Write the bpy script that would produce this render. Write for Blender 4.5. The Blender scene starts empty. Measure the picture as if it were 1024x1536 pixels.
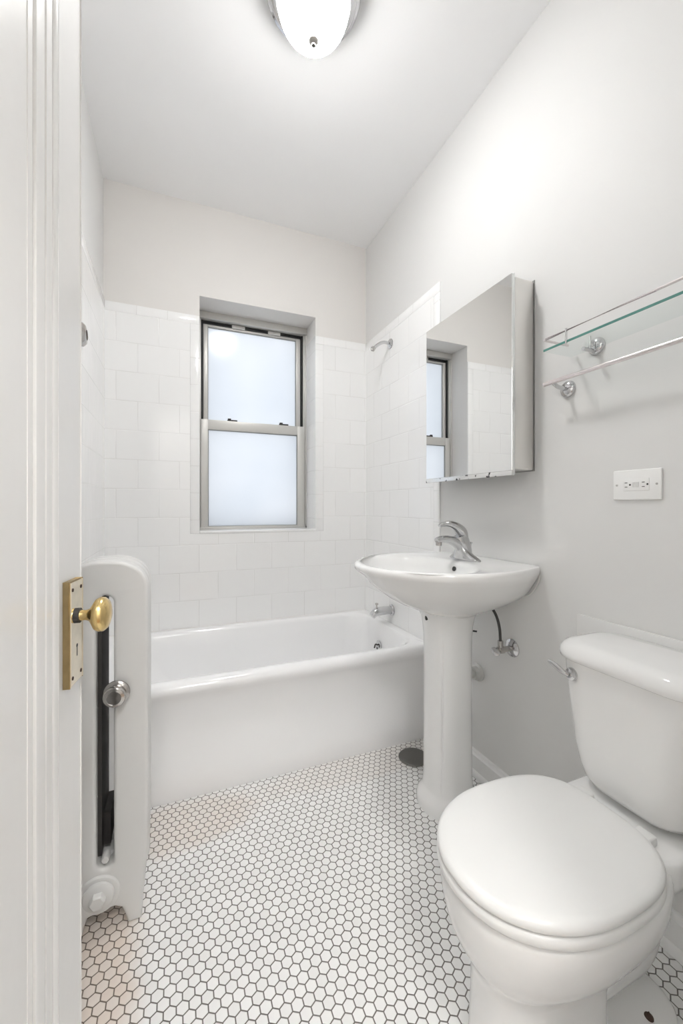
import bpy, bmesh, math
from mathutils import Vector, Matrix
PI = math.pi
S = bpy.context.scene
COL = S.collection

# ------------------------------------------------------------------ camera
YAW = math.radians(22.35)
cd = bpy.data.cameras.new('camera'); cam = bpy.data.objects.new('camera', cd); COL.objects.link(cam)
cd.sensor_fit = 'HORIZONTAL'; cd.sensor_width = 24.0; cd.lens = 608.0/1024*24
cd.shift_y = -8.0/1024; cd.clip_start = 0.02
cam.location = (0, 0, 1.13); cam.rotation_euler = (PI/2, 0, -YAW)
S.camera = cam

# ------------------------------------------------------------------ exposure, world, lamps
S.view_settings.view_transform = 'Standard'; S.view_settings.look = 'None'
S.view_settings.gamma = 1.0; S.view_settings.use_curve_mapping = False
S.view_settings.exposure = 0.52
S.cycles.max_bounces = 14; S.cycles.diffuse_bounces = 9; S.cycles.glossy_bounces = 8
S.cycles.transmission_bounces = 8; S.cycles.sample_clamp_indirect = 6.0
S.cycles.caustics_reflective = False; S.cycles.caustics_refractive = False
W = bpy.data.worlds.new('sky'); S.world = W; W.use_nodes = True
W.node_tree.nodes['Background'].inputs[0].default_value = (0.93, 0.955, 1.0, 1)
W.node_tree.nodes['Background'].inputs[1].default_value = 2.15
LAMP_STRENGTH = 112.0          # glowing glass bowl of the ceiling lamp
HALL_FILL_STRENGTH = 55.0          # unseen hallway globe, added as soft fill from behind the camera

# ------------------------------------------------------------------ dimensions
XL, XR, YB, ZC = -0.345, 1.177, 2.43, 2.845
YF = 0.10                    # room side of the wall with the doorway
TZ = 2.207                   # top of the tiled surround
TY = 1.613                   # near end of the tiled surround
WX0, WX1, WZ0, WZ1 = 0.13, 0.822, 0.99, 2.325   # window opening

# ------------------------------------------------------------------ materials
def principled(name, col, rough=0.5, metal=0.0, coat=0.0, spec=0.5, bump=0.0, bscale=40.0, bdist=0.002, var=0.0):
    m = bpy.data.materials.new(name); m.use_nodes = True
    nt = m.node_tree; b = nt.nodes['Principled BSDF']
    b.inputs['Base Color'].default_value = (*col, 1)
    b.inputs['Roughness'].default_value = rough
    b.inputs['Metallic'].default_value = metal
    b.inputs['Coat Weight'].default_value = coat
    b.inputs['Coat Roughness'].default_value = 0.06
    b.inputs['Specular IOR Level'].default_value = spec
    tc = nt.nodes.new('ShaderNodeTexCoord')
    nz = nt.nodes.new('ShaderNodeTexNoise'); nz.inputs['Scale'].default_value = bscale
    nz.inputs['Detail'].default_value = 3
    nt.links.new(tc.outputs['Object'], nz.inputs['Vector'])
    if bump > 0:
        bp = nt.nodes.new('ShaderNodeBump'); bp.inputs['Strength'].default_value = bump
        bp.inputs['Distance'].default_value = bdist
        nt.links.new(nz.outputs['Fac'], bp.inputs['Height'])
        nt.links.new(bp.outputs['Normal'], b.inputs['Normal'])
    if var > 0:
        mx = nt.nodes.new('ShaderNodeMix'); mx.data_type = 'RGBA'
        mx.inputs['A'].default_value = (*[c*(1-var) for c in col], 1)
        mx.inputs['B'].default_value = (*[min(1, c*(1+var)) for c in col], 1)
        nt.links.new(nz.outputs['Fac'], mx.inputs['Factor'])
        nt.links.new(mx.outputs['Result'], b.inputs['Base Color'])
    return m

M = {}
M['wall'] = principled('wall_paint', (0.715, 0.712, 0.703), 0.58, spec=0.35, bump=0.15, bscale=9, bdist=0.004)
M['wallback'] = principled('wall_paint_back', (0.755, 0.735, 0.712), 0.55, spec=0.35, bump=0.12, bscale=9, bdist=0.004)
M['ceiling'] = principled('ceiling_paint', (0.89, 0.89, 0.895), 0.7, spec=0.2, bump=0.1, bscale=30, bdist=0.001)
M['trim'] = principled('gloss_trim_paint', (0.86, 0.86, 0.855), 0.22, spec=0.5, bump=0.25, bscale=14, bdist=0.0015)
M['door'] = principled('gloss_door_paint', (0.76, 0.755, 0.745), 0.20, spec=0.5, bump=0.35, bscale=11, bdist=0.0015)
M['porcelain'] = principled('white_porcelain', (0.82, 0.82, 0.813), 0.12, coat=0.15)
M['enamel'] = principled('bathtub_enamel', (0.89, 0.89, 0.893), 0.13, coat=0.4, bump=0.05, bscale=5, bdist=0.004)
M['plastic'] = principled('seat_plastic', (0.80, 0.80, 0.79), 0.28, spec=0.4)
M['radiator'] = principled('radiator_paint', (0.67, 0.667, 0.655), 0.33, spec=0.45, bump=0.35, bscale=35, bdist=0.001)
M['iron'] = principled('dark_iron_and_slot_shade', (0.035, 0.032, 0.03), 0.7, bump=0.4, bscale=60)  # real ironwork, and also the painted shade in the radiator slot
M['chrome'] = principled('chrome', (0.64, 0.64, 0.65), 0.07, metal=1.0)
M['faucetchrome'] = principled('darker_chrome', (0.57, 0.57, 0.575), 0.07, metal=1.0)
M['bar'] = principled('satin_chrome_bar', (0.80, 0.74, 0.74), 0.26, metal=1.0)
M['finial'] = principled('finial_nickel', (0.07, 0.062, 0.055), 0.6, metal=0.0)
M['platepaint'] = principled('worn_pale_plate_face', (0.74, 0.68, 0.56), 0.32, metal=0.5, bump=0.3, bscale=70, bdist=0.001, var=0.12)
M['nickel'] = principled('worn_nickel', (0.50, 0.48, 0.46), 0.22, metal=1.0, bump=0.1, bscale=60)
M['brass'] = principled('aged_brass', (0.74, 0.55, 0.25), 0.24, metal=1.0, bump=0.35, bscale=55, bdist=0.001, var=0.25)
M['brassplate'] = principled('worn_brass_plate', (0.40, 0.30, 0.15), 0.34, metal=0.8, bump=0.3, bscale=70, bdist=0.001, var=0.2)
M['aluminium'] = principled('window_aluminium', (0.62, 0.61, 0.585), 0.4, metal=0.35)
M['aluminiumdark'] = principled('window_track', (0.33, 0.33, 0.32), 0.5, metal=0.4)
M['black'] = principled('black_rubber', (0.015, 0.015, 0.015), 0.6)
M['rubberhose'] = principled('dark_braided_hose', (0.05, 0.047, 0.045), 0.45, metal=0.3, bump=0.5, bscale=300)
M['steelside'] = principled('cabinet_steel', (0.80, 0.785, 0.76), 0.28, metal=0.75)
M['mirror'] = principled('mirror_silver', (0.90, 0.905, 0.90), 0.0, metal=1.0)
M['mirroredge'] = principled('mirror_edge', (0.80, 0.82, 0.82), 0.15, metal=0.9)
M['drain'] = principled('dull_steel_plate', (0.20, 0.195, 0.185), 0.35, metal=0.85, bump=0.3, bscale=90)
M['outlet'] = principled('outlet_plastic', (0.84, 0.84, 0.83), 0.3)
M['slot'] = principled('slot_dark', (0.03, 0.03, 0.03), 0.6)
M['button'] = principled('outlet_button', (0.70, 0.70, 0.69), 0.4)
M['screw'] = principled('painted_screw', (0.45, 0.44, 0.42), 0.4, metal=0.5)
M['wood'] = principled('hall_floor_wood', (0.30, 0.19, 0.11), 0.35, var=0.3, bscale=6)
M['pvc'] = principled('painted_pipe', (0.62, 0.62, 0.60), 0.3, metal=0.3)
M['caulk'] = principled('caulk', (0.74, 0.73, 0.71), 0.6, bump=0.5, bscale=60)
M['rust'] = principled('rusty_iron', (0.06, 0.035, 0.025), 0.85, bump=0.6, bscale=80)

def emission(name, col, st):
    m = bpy.data.materials.new(name); m.use_nodes = True; nt = m.node_tree
    b = nt.nodes['Principled BSDF']; b.inputs['Base Color'].default_value = (0.9, 0.9, 0.88, 1)
    b.inputs['Roughness'].default_value = 0.3
    b.inputs['Emission Color'].default_value = (*col, 1); b.inputs['Emission Strength'].default_value = st
    return m
M['lampglass'] = emission('glowing_lamp_glass', (1.0, 0.995, 0.985), LAMP_STRENGTH)
def underside_glow(m):
    # glow weighted to the underside of the bowl, so the walls catch less light
    nt = m.node_tree; g_ = nt.nodes.new('ShaderNodeNewGeometry'); sp = nt.nodes.new('ShaderNodeSeparateXYZ')
    mr = nt.nodes.new('ShaderNodeMapRange'); mr.interpolation_type = 'SMOOTHSTEP'
    nt.links.new(g_.outputs['Normal'], sp.inputs[0]); nt.links.new(sp.outputs['Z'], mr.inputs[0])
    mr.inputs[1].default_value = -0.35; mr.inputs[2].default_value = -0.97
    mr.inputs[3].default_value = LAMP_STRENGTH*0.07; mr.inputs[4].default_value = LAMP_STRENGTH
    nt.links.new(mr.outputs[0], nt.nodes['Principled BSDF'].inputs['Emission Strength'])
underside_glow(M['lampglass'])
M['hallfill'] = emission('hall_fill_globe', (1.0, 0.99, 0.975), HALL_FILL_STRENGTH)

def frosted():
    m = bpy.data.materials.new('frosted_glass'); m.use_nodes = True; nt = m.node_tree
    for n in list(nt.nodes): nt.nodes.remove(n)
    out = nt.nodes.new('ShaderNodeOutputMaterial'); mix = nt.nodes.new('ShaderNodeMixShader')
    tr = nt.nodes.new('ShaderNodeBsdfTranslucent'); gl = nt.nodes.new('ShaderNodeBsdfGlossy')
    fr = nt.nodes.new('ShaderNodeFresnel'); fr.inputs[0].default_value = 1.45
    tc = nt.nodes.new('ShaderNodeTexCoord'); nz = nt.nodes.new('ShaderNodeTexNoise'); nz.inputs['Scale'].default_value = 2.0
    cr = nt.nodes.new('ShaderNodeValToRGB')
    cr.color_ramp.elements[0].color = (0.83, 0.855, 0.88, 1); cr.color_ramp.elements[0].position = 0.3
    cr.color_ramp.elements[1].color = (0.90, 0.915, 0.93, 1); cr.color_ramp.elements[1].position = 0.7
    nt.links.new(tc.outputs['Object'], nz.inputs['Vector']); nt.links.new(nz.outputs['Fac'], cr.inputs[0])
    nt.links.new(cr.outputs[0], tr.inputs['Color'])
    gl.inputs['Roughness'].default_value = 0.12
    nt.links.new(fr.outputs[0], mix.inputs[0]); nt.links.new(tr.outputs[0], mix.inputs[1]); nt.links.new(gl.outputs[0], mix.inputs[2])
    nt.links.new(mix.outputs[0], out.inputs[0])
    return m
M['frosted'] = frosted()

def shelf_glass():
    m = bpy.data.materials.new('clear_shelf_glass'); m.use_nodes = True; nt = m.node_tree
    for n in list(nt.nodes): nt.nodes.remove(n)
    out = nt.nodes.new('ShaderNodeOutputMaterial'); mix = nt.nodes.new('ShaderNodeMixShader')
    tr = nt.nodes.new('ShaderNodeBsdfTransparent'); tr.inputs[0].default_value = (0.968, 0.988, 0.984, 1)
    gl = nt.nodes.new('ShaderNodeBsdfGlossy'); gl.inputs['Roughness'].default_value = 0.02
    fr = nt.nodes.new('ShaderNodeFresnel'); fr.inputs[0].default_value = 1.35
    ge = nt.nodes.new('ShaderNodeNewGeometry'); ml = nt.nodes.new('ShaderNodeMath'); ml.operation = 'MULTIPLY'
    iv = nt.nodes.new('ShaderNodeMath'); iv.operation = 'SUBTRACT'; iv.inputs[0].default_value = 1.0
    nt.links.new(ge.outputs['Backfacing'], iv.inputs[1]); nt.links.new(iv.outputs[0], ml.inputs[0]); nt.links.new(fr.outputs[0], ml.inputs[1])
    nt.links.new(ml.outputs[0], mix.inputs[0]); nt.links.new(tr.outputs[0], mix.inputs[1]); nt.links.new(gl.outputs[0], mix.inputs[2])
    nt.links.new(mix.outputs[0], out.inputs[0])
    return m
M['glass'] = shelf_glass()
M['glassedge'] = principled('green_glass_edge', (0.07, 0.22, 0.19), 0.08, coat=0.5)

class NG:
    """tiny helper for chains of math nodes"""
    def __init__(s, nt): s.nt = nt
    def v(s, x, sock):
        if isinstance(x, (int, float)): sock.default_value = x
        else: s.nt.links.new(x, sock)
    def m(s, op, a, b=0.0, c=0.0):
        n = s.nt.nodes.new('ShaderNodeMath'); n.operation = op
        s.v(a, n.inputs[0]); s.v(b, n.inputs[1]); s.v(c, n.inputs[2]); return n.outputs[0]
    def smooth(s, x, lo, hi):
        n = s.nt.nodes.new('ShaderNodeMapRange'); n.interpolation_type = 'SMOOTHSTEP'
        s.v(x, n.inputs[0]); n.inputs[1].default_value = lo; n.inputs[2].default_value = hi
        return n.outputs[0]
    def mix(s, f, a, b):
        n = s.nt.nodes.new('ShaderNodeMix'); n.data_type = 'RGBA'; s.v(f, n.inputs['Factor'])
        for x, k in ((a, 'A'), (b, 'B')):
            if isinstance(x, tuple): n.inputs[k].default_value = (*x, 1)
            else: s.nt.links.new(x, n.inputs[k])
        return n.outputs['Result']

def tile_mat(name, ax, w, h, pu, pv, stagger=True, grout=0.0022):
    """running-bond glazed wall tile; ax = horizontal axis ('X' or 'Y'), pv = z of one row line"""
    m = bpy.data.materials.new(name); m.use_nodes = True; nt = m.node_tree; g = NG(nt)
    b = nt.nodes['Principled BSDF']
    geo = nt.nodes.new('ShaderNodeNewGeometry'); sp = nt.nodes.new('ShaderNodeSeparateXYZ')
    nt.links.new(geo.outputs['Position'], sp.inputs[0])
    u = g.m('SUBTRACT', sp.outputs[ax], pu); v = g.m('SUBTRACT', sp.outputs['Z'], pv)
    vr = g.m('DIVIDE', v, h); row = g.m('FLOOR', vr)
    par = g.m('ABSOLUTE', g.m('MODULO', row, 2.0))
    off = g.m('MULTIPLY', par, 0.5 if stagger else 0.0)
    ur = g.m('SUBTRACT', g.m('DIVIDE', u, w), off)
    fu = g.m('MULTIPLY', g.m('ABSOLUTE', g.m('SUBTRACT', g.m('FRACT', ur), 0.5)), w)
    fv = g.m('MULTIPLY', g.m('ABSOLUTE', g.m('SUBTRACT', g.m('FRACT', vr), 0.5)), h)
    du = g.m('SUBTRACT', w/2, fu); dv = g.m('SUBTRACT', h/2, fv)
    d = g.m('MINIMUM', du, dv)
    t = g.smooth(d, grout*0.35, grout)
    hgt = g.smooth(d, 0.0, grout*2.0)
    # each tile a touch different
    cx = nt.nodes.new('ShaderNodeCombineXYZ'); nt.links.new(g.m('FLOOR', ur), cx.inputs[0]); nt.links.new(row, cx.inputs[1])
    wn = nt.nodes.new('ShaderNodeTexWhiteNoise'); nt.links.new(cx.outputs[0], wn.inputs['Vector'])
    body = g.mix(wn.outputs['Value'], (0.88, 0.88, 0.877), (0.90, 0.90, 0.897))
    gn = nt.nodes.new('ShaderNodeTexNoise'); gn.inputs['Scale'].default_value = 5.0
    nt.links.new(geo.outputs['Position'], gn.inputs['Vector'])
    gcol = g.mix(g.smooth(gn.outputs['Fac'], 0.35, 0.65), (0.77, 0.765, 0.755), (0.87, 0.87, 0.865))
    nt.links.new(g.mix(t, gcol, body), b.inputs['Base Color'])
    b.inputs['Roughness'].default_value = 0.12; b.inputs['Coat Weight'].default_value = 0.2
    # tilt of each tile + edge
    wob = nt.nodes.new('ShaderNodeTexNoise'); wob.inputs['Scale'].default_value = 7.0
    nt.links.new(geo.outputs['Position'], wob.inputs['Vector'])
    hh = g.m('ADD', g.m('MULTIPLY', hgt, 0.0009), g.m('MULTIPLY', wob.outputs['Fac'], 0.0016))
    bp = nt.nodes.new('ShaderNodeBump'); bp.inputs['Strength'].default_value = 0.7; bp.inputs['Distance'].default_value = 1.0
    nt.links.new(hh, bp.inputs['Height']); nt.links.new(bp.outputs['Normal'], b.inputs['Normal'])
    return m
RH = 0.1555; RZ = 2.158
M['tileback'] = tile_mat('wall_tile_back', 'X', 0.2065, RH, -0.1835, RZ)
M['tileside'] = tile_mat('wall_tile_side', 'Y', 0.2065, RH, 2.20, RZ)
M['nosetopx'] = tile_mat('bullnose_top_x', 'X', 0.152, 5.0, -0.19, 0.0, False)
M['nosetopy'] = tile_mat('bullnose_top_y', 'Y', 0.152, 5.0, 2.15, 0.0, False)
M['nosevert'] = tile_mat('bullnose_vertical', 'X', 5.0, 0.152, -2.0, 1.055, False)

def hex_mat():
    m = bpy.data.materials.new('hexagon_floor_tile'); m.use_nodes = True; nt = m.node_tree; g = NG(nt)
    b = nt.nodes['Principled BSDF']
    geo = nt.nodes.new('ShaderNodeNewGeometry'); sp = nt.nodes.new('ShaderNodeSeparateXYZ')
    nt.links.new(geo.outputs['Position'], sp.inputs[0])
    s = 0.0268; R3 = math.sqrt(3)
    px = g.m('DIVIDE', g.m('SUBTRACT', sp.outputs['X'], 0.2711 - 200*s), s)
    py = g.m('DIVIDE', g.m('SUBTRACT', sp.outputs['Y'], 0.958 - 200*R3*s), s)
    ax = g.m('SUBTRACT', g.m('MODULO', px, 1.0), 0.5); ay = g.m('SUBTRACT', g.m('MODULO', py, R3), R3/2)
    px2 = g.m('SUBTRACT', px, 0.5); py2 = g.m('SUBTRACT', py, R3/2)
    bx = g.m('SUBTRACT', g.m('MODULO', px2, 1.0), 0.5); by = g.m('SUBTRACT', g.m('MODULO', py2, R3), R3/2)
    da = g.m('ADD', g.m('MULTIPLY', ax, ax), g.m('MULTIPLY', ay, ay))
    db = g.m('ADD', g.m('MULTIPLY', bx, bx), g.m('MULTIPLY', by, by))
    sel = g.m('LESS_THAN', da, db); inv = g.m('SUBTRACT', 1.0, sel)
    gx = g.m('ADD', g.m('MULTIPLY', ax, sel), g.m('MULTIPLY', bx, inv))
    gy = g.m('ADD', g.m('MULTIPLY', ay, sel), g.m('MULTIPLY', by, inv))
    agx = g.m('ABSOLUTE', gx); agy = g.m('ABSOLUTE', gy)
    d = g.m('MAXIMUM', agx, g.m('ADD', g.m('MULTIPLY', agx, 0.5), g.m('MULTIPLY', agy, R3/2)))
    e = g.m('SUBTRACT', 0.5, d)
    t = g.smooth(e, 0.034, 0.068)
    hgt = g.smooth(e, 0.01, 0.10)
    # cell id for small variation
    cx = nt.nodes.new('ShaderNodeCombineXYZ')
    nt.links.new(g.m('ROUND', g.m('MULTIPLY', g.m('SUBTRACT', px, gx), 2.0)), cx.inputs[0])
    nt.links.new(g.m('ROUND', g.m('MULTIPLY', g.m('SUBTRACT', py, gy), 4.0)), cx.inputs[1])
    wn = nt.nodes.new('ShaderNodeTexWhiteNoise'); nt.links.new(cx.outputs[0], wn.inputs['Vector'])
    body = g.mix(wn.outputs['Value'], (0.80, 0.797, 0.787), (0.86, 0.857, 0.85))
    # warm staining beside the radiator and along the bathtub
    nz = nt.nodes.new('ShaderNodeTexNoise'); nz.inputs['Scale'].default_value = 6.0; nz.inputs['Detail'].default_value = 4
    nt.links.new(geo.outputs['Position'], nz.inputs['Vector'])
    def blob(x, y, rx, ry):
        ex = g.m('DIVIDE', g.m('SUBTRACT', sp.outputs['X'], x), rx); ey = g.m('DIVIDE', g.m('SUBTRACT', sp.outputs['Y'], y), ry)
        r = g.m('ADD', g.m('MULTIPLY', ex, ex), g.m('MULTIPLY', ey, ey))
        r = g.m('ADD', r, g.m('MULTIPLY', g.m('SUBTRACT', nz.outputs['Fac'], 0.5), 1.2))
        return g.m('SUBTRACT', 1.0, g.smooth(r, 0.3, 1.3))
    st = g.m('MAXIMUM', blob(-0.20, 1.12, 0.14, 0.28), g.m('MAXIMUM', g.m('MULTIPLY', blob(0.05, 1.55, 0.26, 0.13), 0.6), g.m('MULTIPLY', blob(0.75, 1.60, 0.5, 0.10), 0.3)))
    cell_f = g.m('ADD', g.m('MULTIPLY', wn.outputs['Value'], 0.35), 0.65)
    body = g.mix(g.m('MULTIPLY', st, g.m('MULTIPLY', cell_f, 0.62)), body, (0.60, 0.46, 0.35))
    gn = nt.nodes.new('ShaderNodeTexNoise'); gn.inputs['Scale'].default_value = 9.0
    nt.links.new(geo.outputs['Position'], gn.inputs['Vector'])
    gcol = g.mix(gn.outputs['Fac'], (0.075, 0.068, 0.06), (0.19, 0.175, 0.16))
    gcol = g.mix(g.m('MULTIPLY', st, 0.5), gcol, (0.16, 0.11, 0.07))
    nt.links.new(g.mix(t, gcol, body), b.inputs['Base Color'])
    b.inputs['Roughness'].default_value = 0.30
    bp = nt.nodes.new('ShaderNodeBump'); bp.inputs['Strength'].default_value = 0.5; bp.inputs['Distance'].default_value = 0.001
    nt.links.new(hgt, bp.inputs['Height']); nt.links.new(bp.outputs['Normal'], b.inputs['Normal'])
    return m
M['hex'] = hex_mat()

def worn_mirror_rail():
    m = principled('corroded_mirror_rail', (0.82, 0.82, 0.81), 0.2, metal=0.8)
    nt = m.node_tree; g = NG(nt); b = nt.nodes['Principled BSDF']
    tc = nt.nodes.new('ShaderNodeTexCoord'); nz = nt.nodes.new('ShaderNodeTexNoise'); nz.inputs['Scale'].default_value = 45.0
    nt.links.new(tc.outputs['Object'], nz.inputs['Vector'])
    nt.links.new(g.mix(g.smooth(nz.outputs['Fac'], 0.60, 0.66), (0.82, 0.82, 0.81), (0.03, 0.03, 0.03)), b.inputs['Base Color'])
    return m
M['mirrorrail'] = worn_mirror_rail()

# ------------------------------------------------------------------ object helpers
def thing(name, label=None, cat=None, loc=(0, 0, 0), kind=None, group=None):
    o = bpy.data.objects.new(name, None); COL.objects.link(o); o.location = loc
    o.empty_display_size = 0.05
    if label: o['label'] = label
    if cat: o['category'] = cat
    if kind: o['kind'] = kind
    if group: o['group'] = group
    return o
def wloc(o):
    v = Vector((0, 0, 0))
    while o is not None: v += o.location; o = o.parent
    return v
def part(name, bm, mat, parent=None, sharp=35, label=None, kind=None, cat=None, smooth=True, subsurf=0):
    """links bm (world coordinates) as ONE mesh object under parent"""
    if parent is not None:
        bmesh.ops.translate(bm, verts=bm.verts, vec=-wloc(parent))
    bmesh.ops.recalc_face_normals(bm, faces=bm.faces)
    me = bpy.data.meshes.new(name); bm.to_mesh(me); bm.free()
    mats = mat if isinstance(mat, (list, tuple)) else [mat]
    for mm in mats: me.materials.append(mm)
    if smooth:
        for p in me.polygons: p.use_smooth = True
        me.set_sharp_from_angle(angle=math.radians(sharp))
    o = bpy.data.objects.new(name, me); COL.objects.link(o)
    if parent is not None: o.parent = parent
    if label: o['label'] = label
    if kind: o['kind'] = kind
    if cat: o['category'] = cat
    if subsurf:
        sm = o.modifiers.new('subdivision', 'SUBSURF'); sm.levels = subsurf; sm.render_levels = subsurf
    return o
def new(): return bmesh.new()
def box(bm, x0, x1, y0, y1, z0, z1, bev=0.0, seg=2, mi=0):
    r = bmesh.ops.create_cube(bm, size=1.0); vs = r['verts']
    for v in vs:
        v.co = Vector(((x0+x1)/2 + v.co.x*(x1-x0), (y0+y1)/2 + v.co.y*(y1-y0), (z0+z1)/2 + v.co.z*(z1-z0)))
    fs = set(f for v in vs for f in v.link_faces)
    for f in fs: f.material_index = mi
    if bev > 0:
        es = list(set(e for v in vs for e in v.link_edges))
        bmesh.ops.bevel(bm, geom=es, offset=bev, segments=seg, profile=0.5, affect='EDGES')
    return bm
def loft(bm, rings, cap0=True, cap1=True, closed=True, mi=0):
    """rings: lists of equal-length point lists"""
    vr = [[bm.verts.new(p) for p in r] for r in rings]
    n = len(vr[0])
    for a, b in zip(vr, vr[1:]):
        for i in range(n if closed else n-1):
            j = (i+1) % n
            f = bm.faces.new((a[i], a[j], b[j], b[i])); f.material_index = mi
    if cap0: bm.faces.new(vr[0]).material_index = mi
    if cap1: bm.faces.new(vr[-1]).material_index = mi
    return vr
def lathe(bm, prof, origin, axis=(0, 0, 1), n=32, sy=1.0, sx=1.0):
    """prof: (radius, height along axis) pairs"""
    ax = Vector(axis).normalized(); q = Vector((0, 0, 1)).rotation_difference(ax).to_matrix()
    o = Vector(origin); rings = []
    for r, h in prof:
        r = max(r, 1e-5)
        rings.append([o + q @ Vector((r*sx*math.cos(2*PI*i/n), r*sy*math.sin(2*PI*i/n), h)) for i in range(n)])
    loft(bm, rings); return bm
def catmull(pts, k=6):
    P = [Vector(p) for p in pts]; P = [P[0]*2-P[1]] + P + [P[-1]*2-P[-2]]; out = []
    for i in range(1, len(P)-2):
        for j in range(k):
            t = j/k
            out.append(0.5*((2*P[i]) + (-P[i-1]+P[i+1])*t + (2*P[i-1]-5*P[i]+4*P[i+1]-P[i+2])*t*t + (-P[i-1]+3*P[i]-3*P[i+1]+P[i+2])*t**3))
    out.append(P[-2]); return out
def tube(bm, pts, rad, n=14, k=6, flat=1.0, up=(0, 1, 0)):
    """pts 3-D, rad float or list per point; flat scales the radius normal to 'up'"""
    if isinstance(rad, (int, float)): rad = [rad]*len(pts)
    C = catmull([(*p,) for p in pts], k) if k > 1 else [Vector(p) for p in pts]
    RR = [v.x for v in catmull([(r, 0, 0) for r in rad], k)] if k > 1 else rad
    rings = []; U0 = Vector(up)
    for i, c in enumerate(C):
        d = (C[min(i+1, len(C)-1)] - C[max(i-1, 0)]).normalized()
        a = U0 - d*U0.dot(d)
        if a.length < 1e-4: a = Vector((1, 0, 0)) - d*d.x
        a.normalize(); b = d.cross(a)
        rings.append([c + (a*math.cos(2*PI*j/n) + b*flat*math.sin(2*PI*j/n))*RR[i] for j in range(n)])
    loft(bm, rings); return bm
def rrect(x0, x1, y0, y1, r, z, k=8):
    """rounded rectangle ring in plan"""
    r = max(min(r, (x1-x0)/2-1e-4, (y1-y0)/2-1e-4), 1e-4); out = []
    for cx, cy, a0 in ((x1-r, y1-r, 0), (x0+r, y1-r, 90), (x0+r, y0+r, 180), (x1-r, y0+r, 270)):
        for i in range(k+1):
            a = math.radians(a0 + 90*i/k); out.append(Vector((cx+r*math.cos(a), cy+r*math.sin(a), z)))
    return out
def prism(bm, poly, fn, d0, d1, bev=0.0, seg=3):
    """extrudes a 2-D polygon; fn(u, v, d) -> 3-D point"""
    a = [bm.verts.new(fn(u, v, d0)) for u, v in poly]; b = [bm.verts.new(fn(u, v, d1)) for u, v in poly]
    f0 = bm.faces.new(a); f1 = bm.faces.new(b); n = len(a)
    for i in range(n): bm.faces.new((a[i], a[(i+1) % n], b[(i+1) % n], b[i]))
    if bev > 0:
        es = list(set(list(f0.edges)+list(f1.edges)))
        bmesh.ops.bevel(bm, geom=es, offset=bev, segments=seg, profile=0.5, affect='EDGES')
    return bm

# ================================================================== THE ROOM
bm = new(); box(bm, XL-0.15, XR+0.15, YF-0.16, YB+0.1, -0.06, 0.0)
part('floor', bm, M['hex'], kind='structure', smooth=False)
bm = new(); box(bm, XL-0.15, XR+0.15, -0.06, YB+0.4, ZC, ZC+0.08)
part('ceiling', bm, M['ceiling'], kind='structure', smooth=False)
bm = new(); box(bm, XR, XR+0.12, -0.06, YB+0.4, 0, ZC)
wall_right = part('wall_right', bm, M['wall'], kind='structure', smooth=False)
bm = new(); box(bm, XL-0.12, XL, -0.06, YB+0.4, 0, ZC)
wall_left = part('wall_left', bm, M['wall'], kind='structure', smooth=False)
bm = new()
box(bm, XL-0.12, WX0, YB, YB+0.34, 0, ZC); box(bm, WX1, XR+0.12, YB, YB+0.34, 0, ZC)
box(bm, WX0, WX1, YB, YB+0.34, 0, WZ0-0.012); box(bm, WX0, WX1, YB, YB+0.34, WZ1, ZC)
wall_back = part('wall_back', bm, M['wallback'], kind='structure', smooth=False)
DX0, DX1, DZ = -0.285, 0.50, 2.13           # doorway
bm = new()
box(bm, XL-0.12, DX0, -0.06, YF, 0, ZC); box(bm, DX1, XR+0.12, -0.06, YF, 0, ZC); box(bm, DX0, DX1, -0.06, YF, DZ, ZC)
part('wall_front', bm, M['wall'], kind='structure', smooth=False)

# tiled surround of the bathtub: backing tiles + bullnose edges
TT = 0.008
def strip(bm, x0, x1, y0, y1, z0, z1): box(bm, x0, x1, y0, y1, z0, z1, 0.003, 2)
bm = new(); e = 0.05
box(bm, XL, WX0-e, YB-TT, YB, 0.449, TZ-e); box(bm, WX1+e, XR, YB-TT, YB, 0.449, TZ-e)
box(bm, WX0-e, WX1+e, YB-TT, YB, 0.449, WZ0-0.012)
part('tile_surround', bm, M['tileback'], wall_back, smooth=False)
bm = new()
strip(bm, XL, WX0, YB-TT-0.001, YB, TZ-e, TZ); strip(bm, WX1, XR, YB-TT-0.001, YB, TZ-e, TZ)
part('bullnose_border', bm, M['nosetopx'], wall_back)
bm = new()
strip(bm, WX0-e, WX0, YB-TT-0.001, YB, WZ0-0.012, TZ-e); strip(bm, WX1, WX1+e, YB-TT-0.001, YB, WZ0-0.012, TZ-e)
part('window_edge_tiles', bm, M['nosevert'], wall_back)
# tiled reveal beside the window
bm = new(); box(bm, WX1-0.004, WX1+0.001, YB-TT, YB+0.175, WZ0-0.012, TZ); part('tiled_reveal', bm, M['nosevert'], wall_back, smooth=False)
for nm, X, s in (('r', XR, -1), ('l', XL, 1)):
    wl = wall_right if s < 0 else wall_left
    xa, xb = sorted((X, X+s*TT))
    bm = new(); box(bm, xa, xb, TY+e, YB-TT, 0.40, TZ-e); part('tile_surround', bm, M['tileside'], wl, smooth=False)
    xa, xb = sorted((X, X+s*(TT+0.001)))
    bm = new(); strip(bm, xa, xb, TY, YB-TT, TZ-e, TZ); part('bullnose_border', bm, M['nosetopy'], wl)
    bm = new(); strip(bm, xa, xb, TY, TY+e, 0.40, TZ-e); part('bullnose_edge', bm, M['nosevert'], wl)

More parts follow.
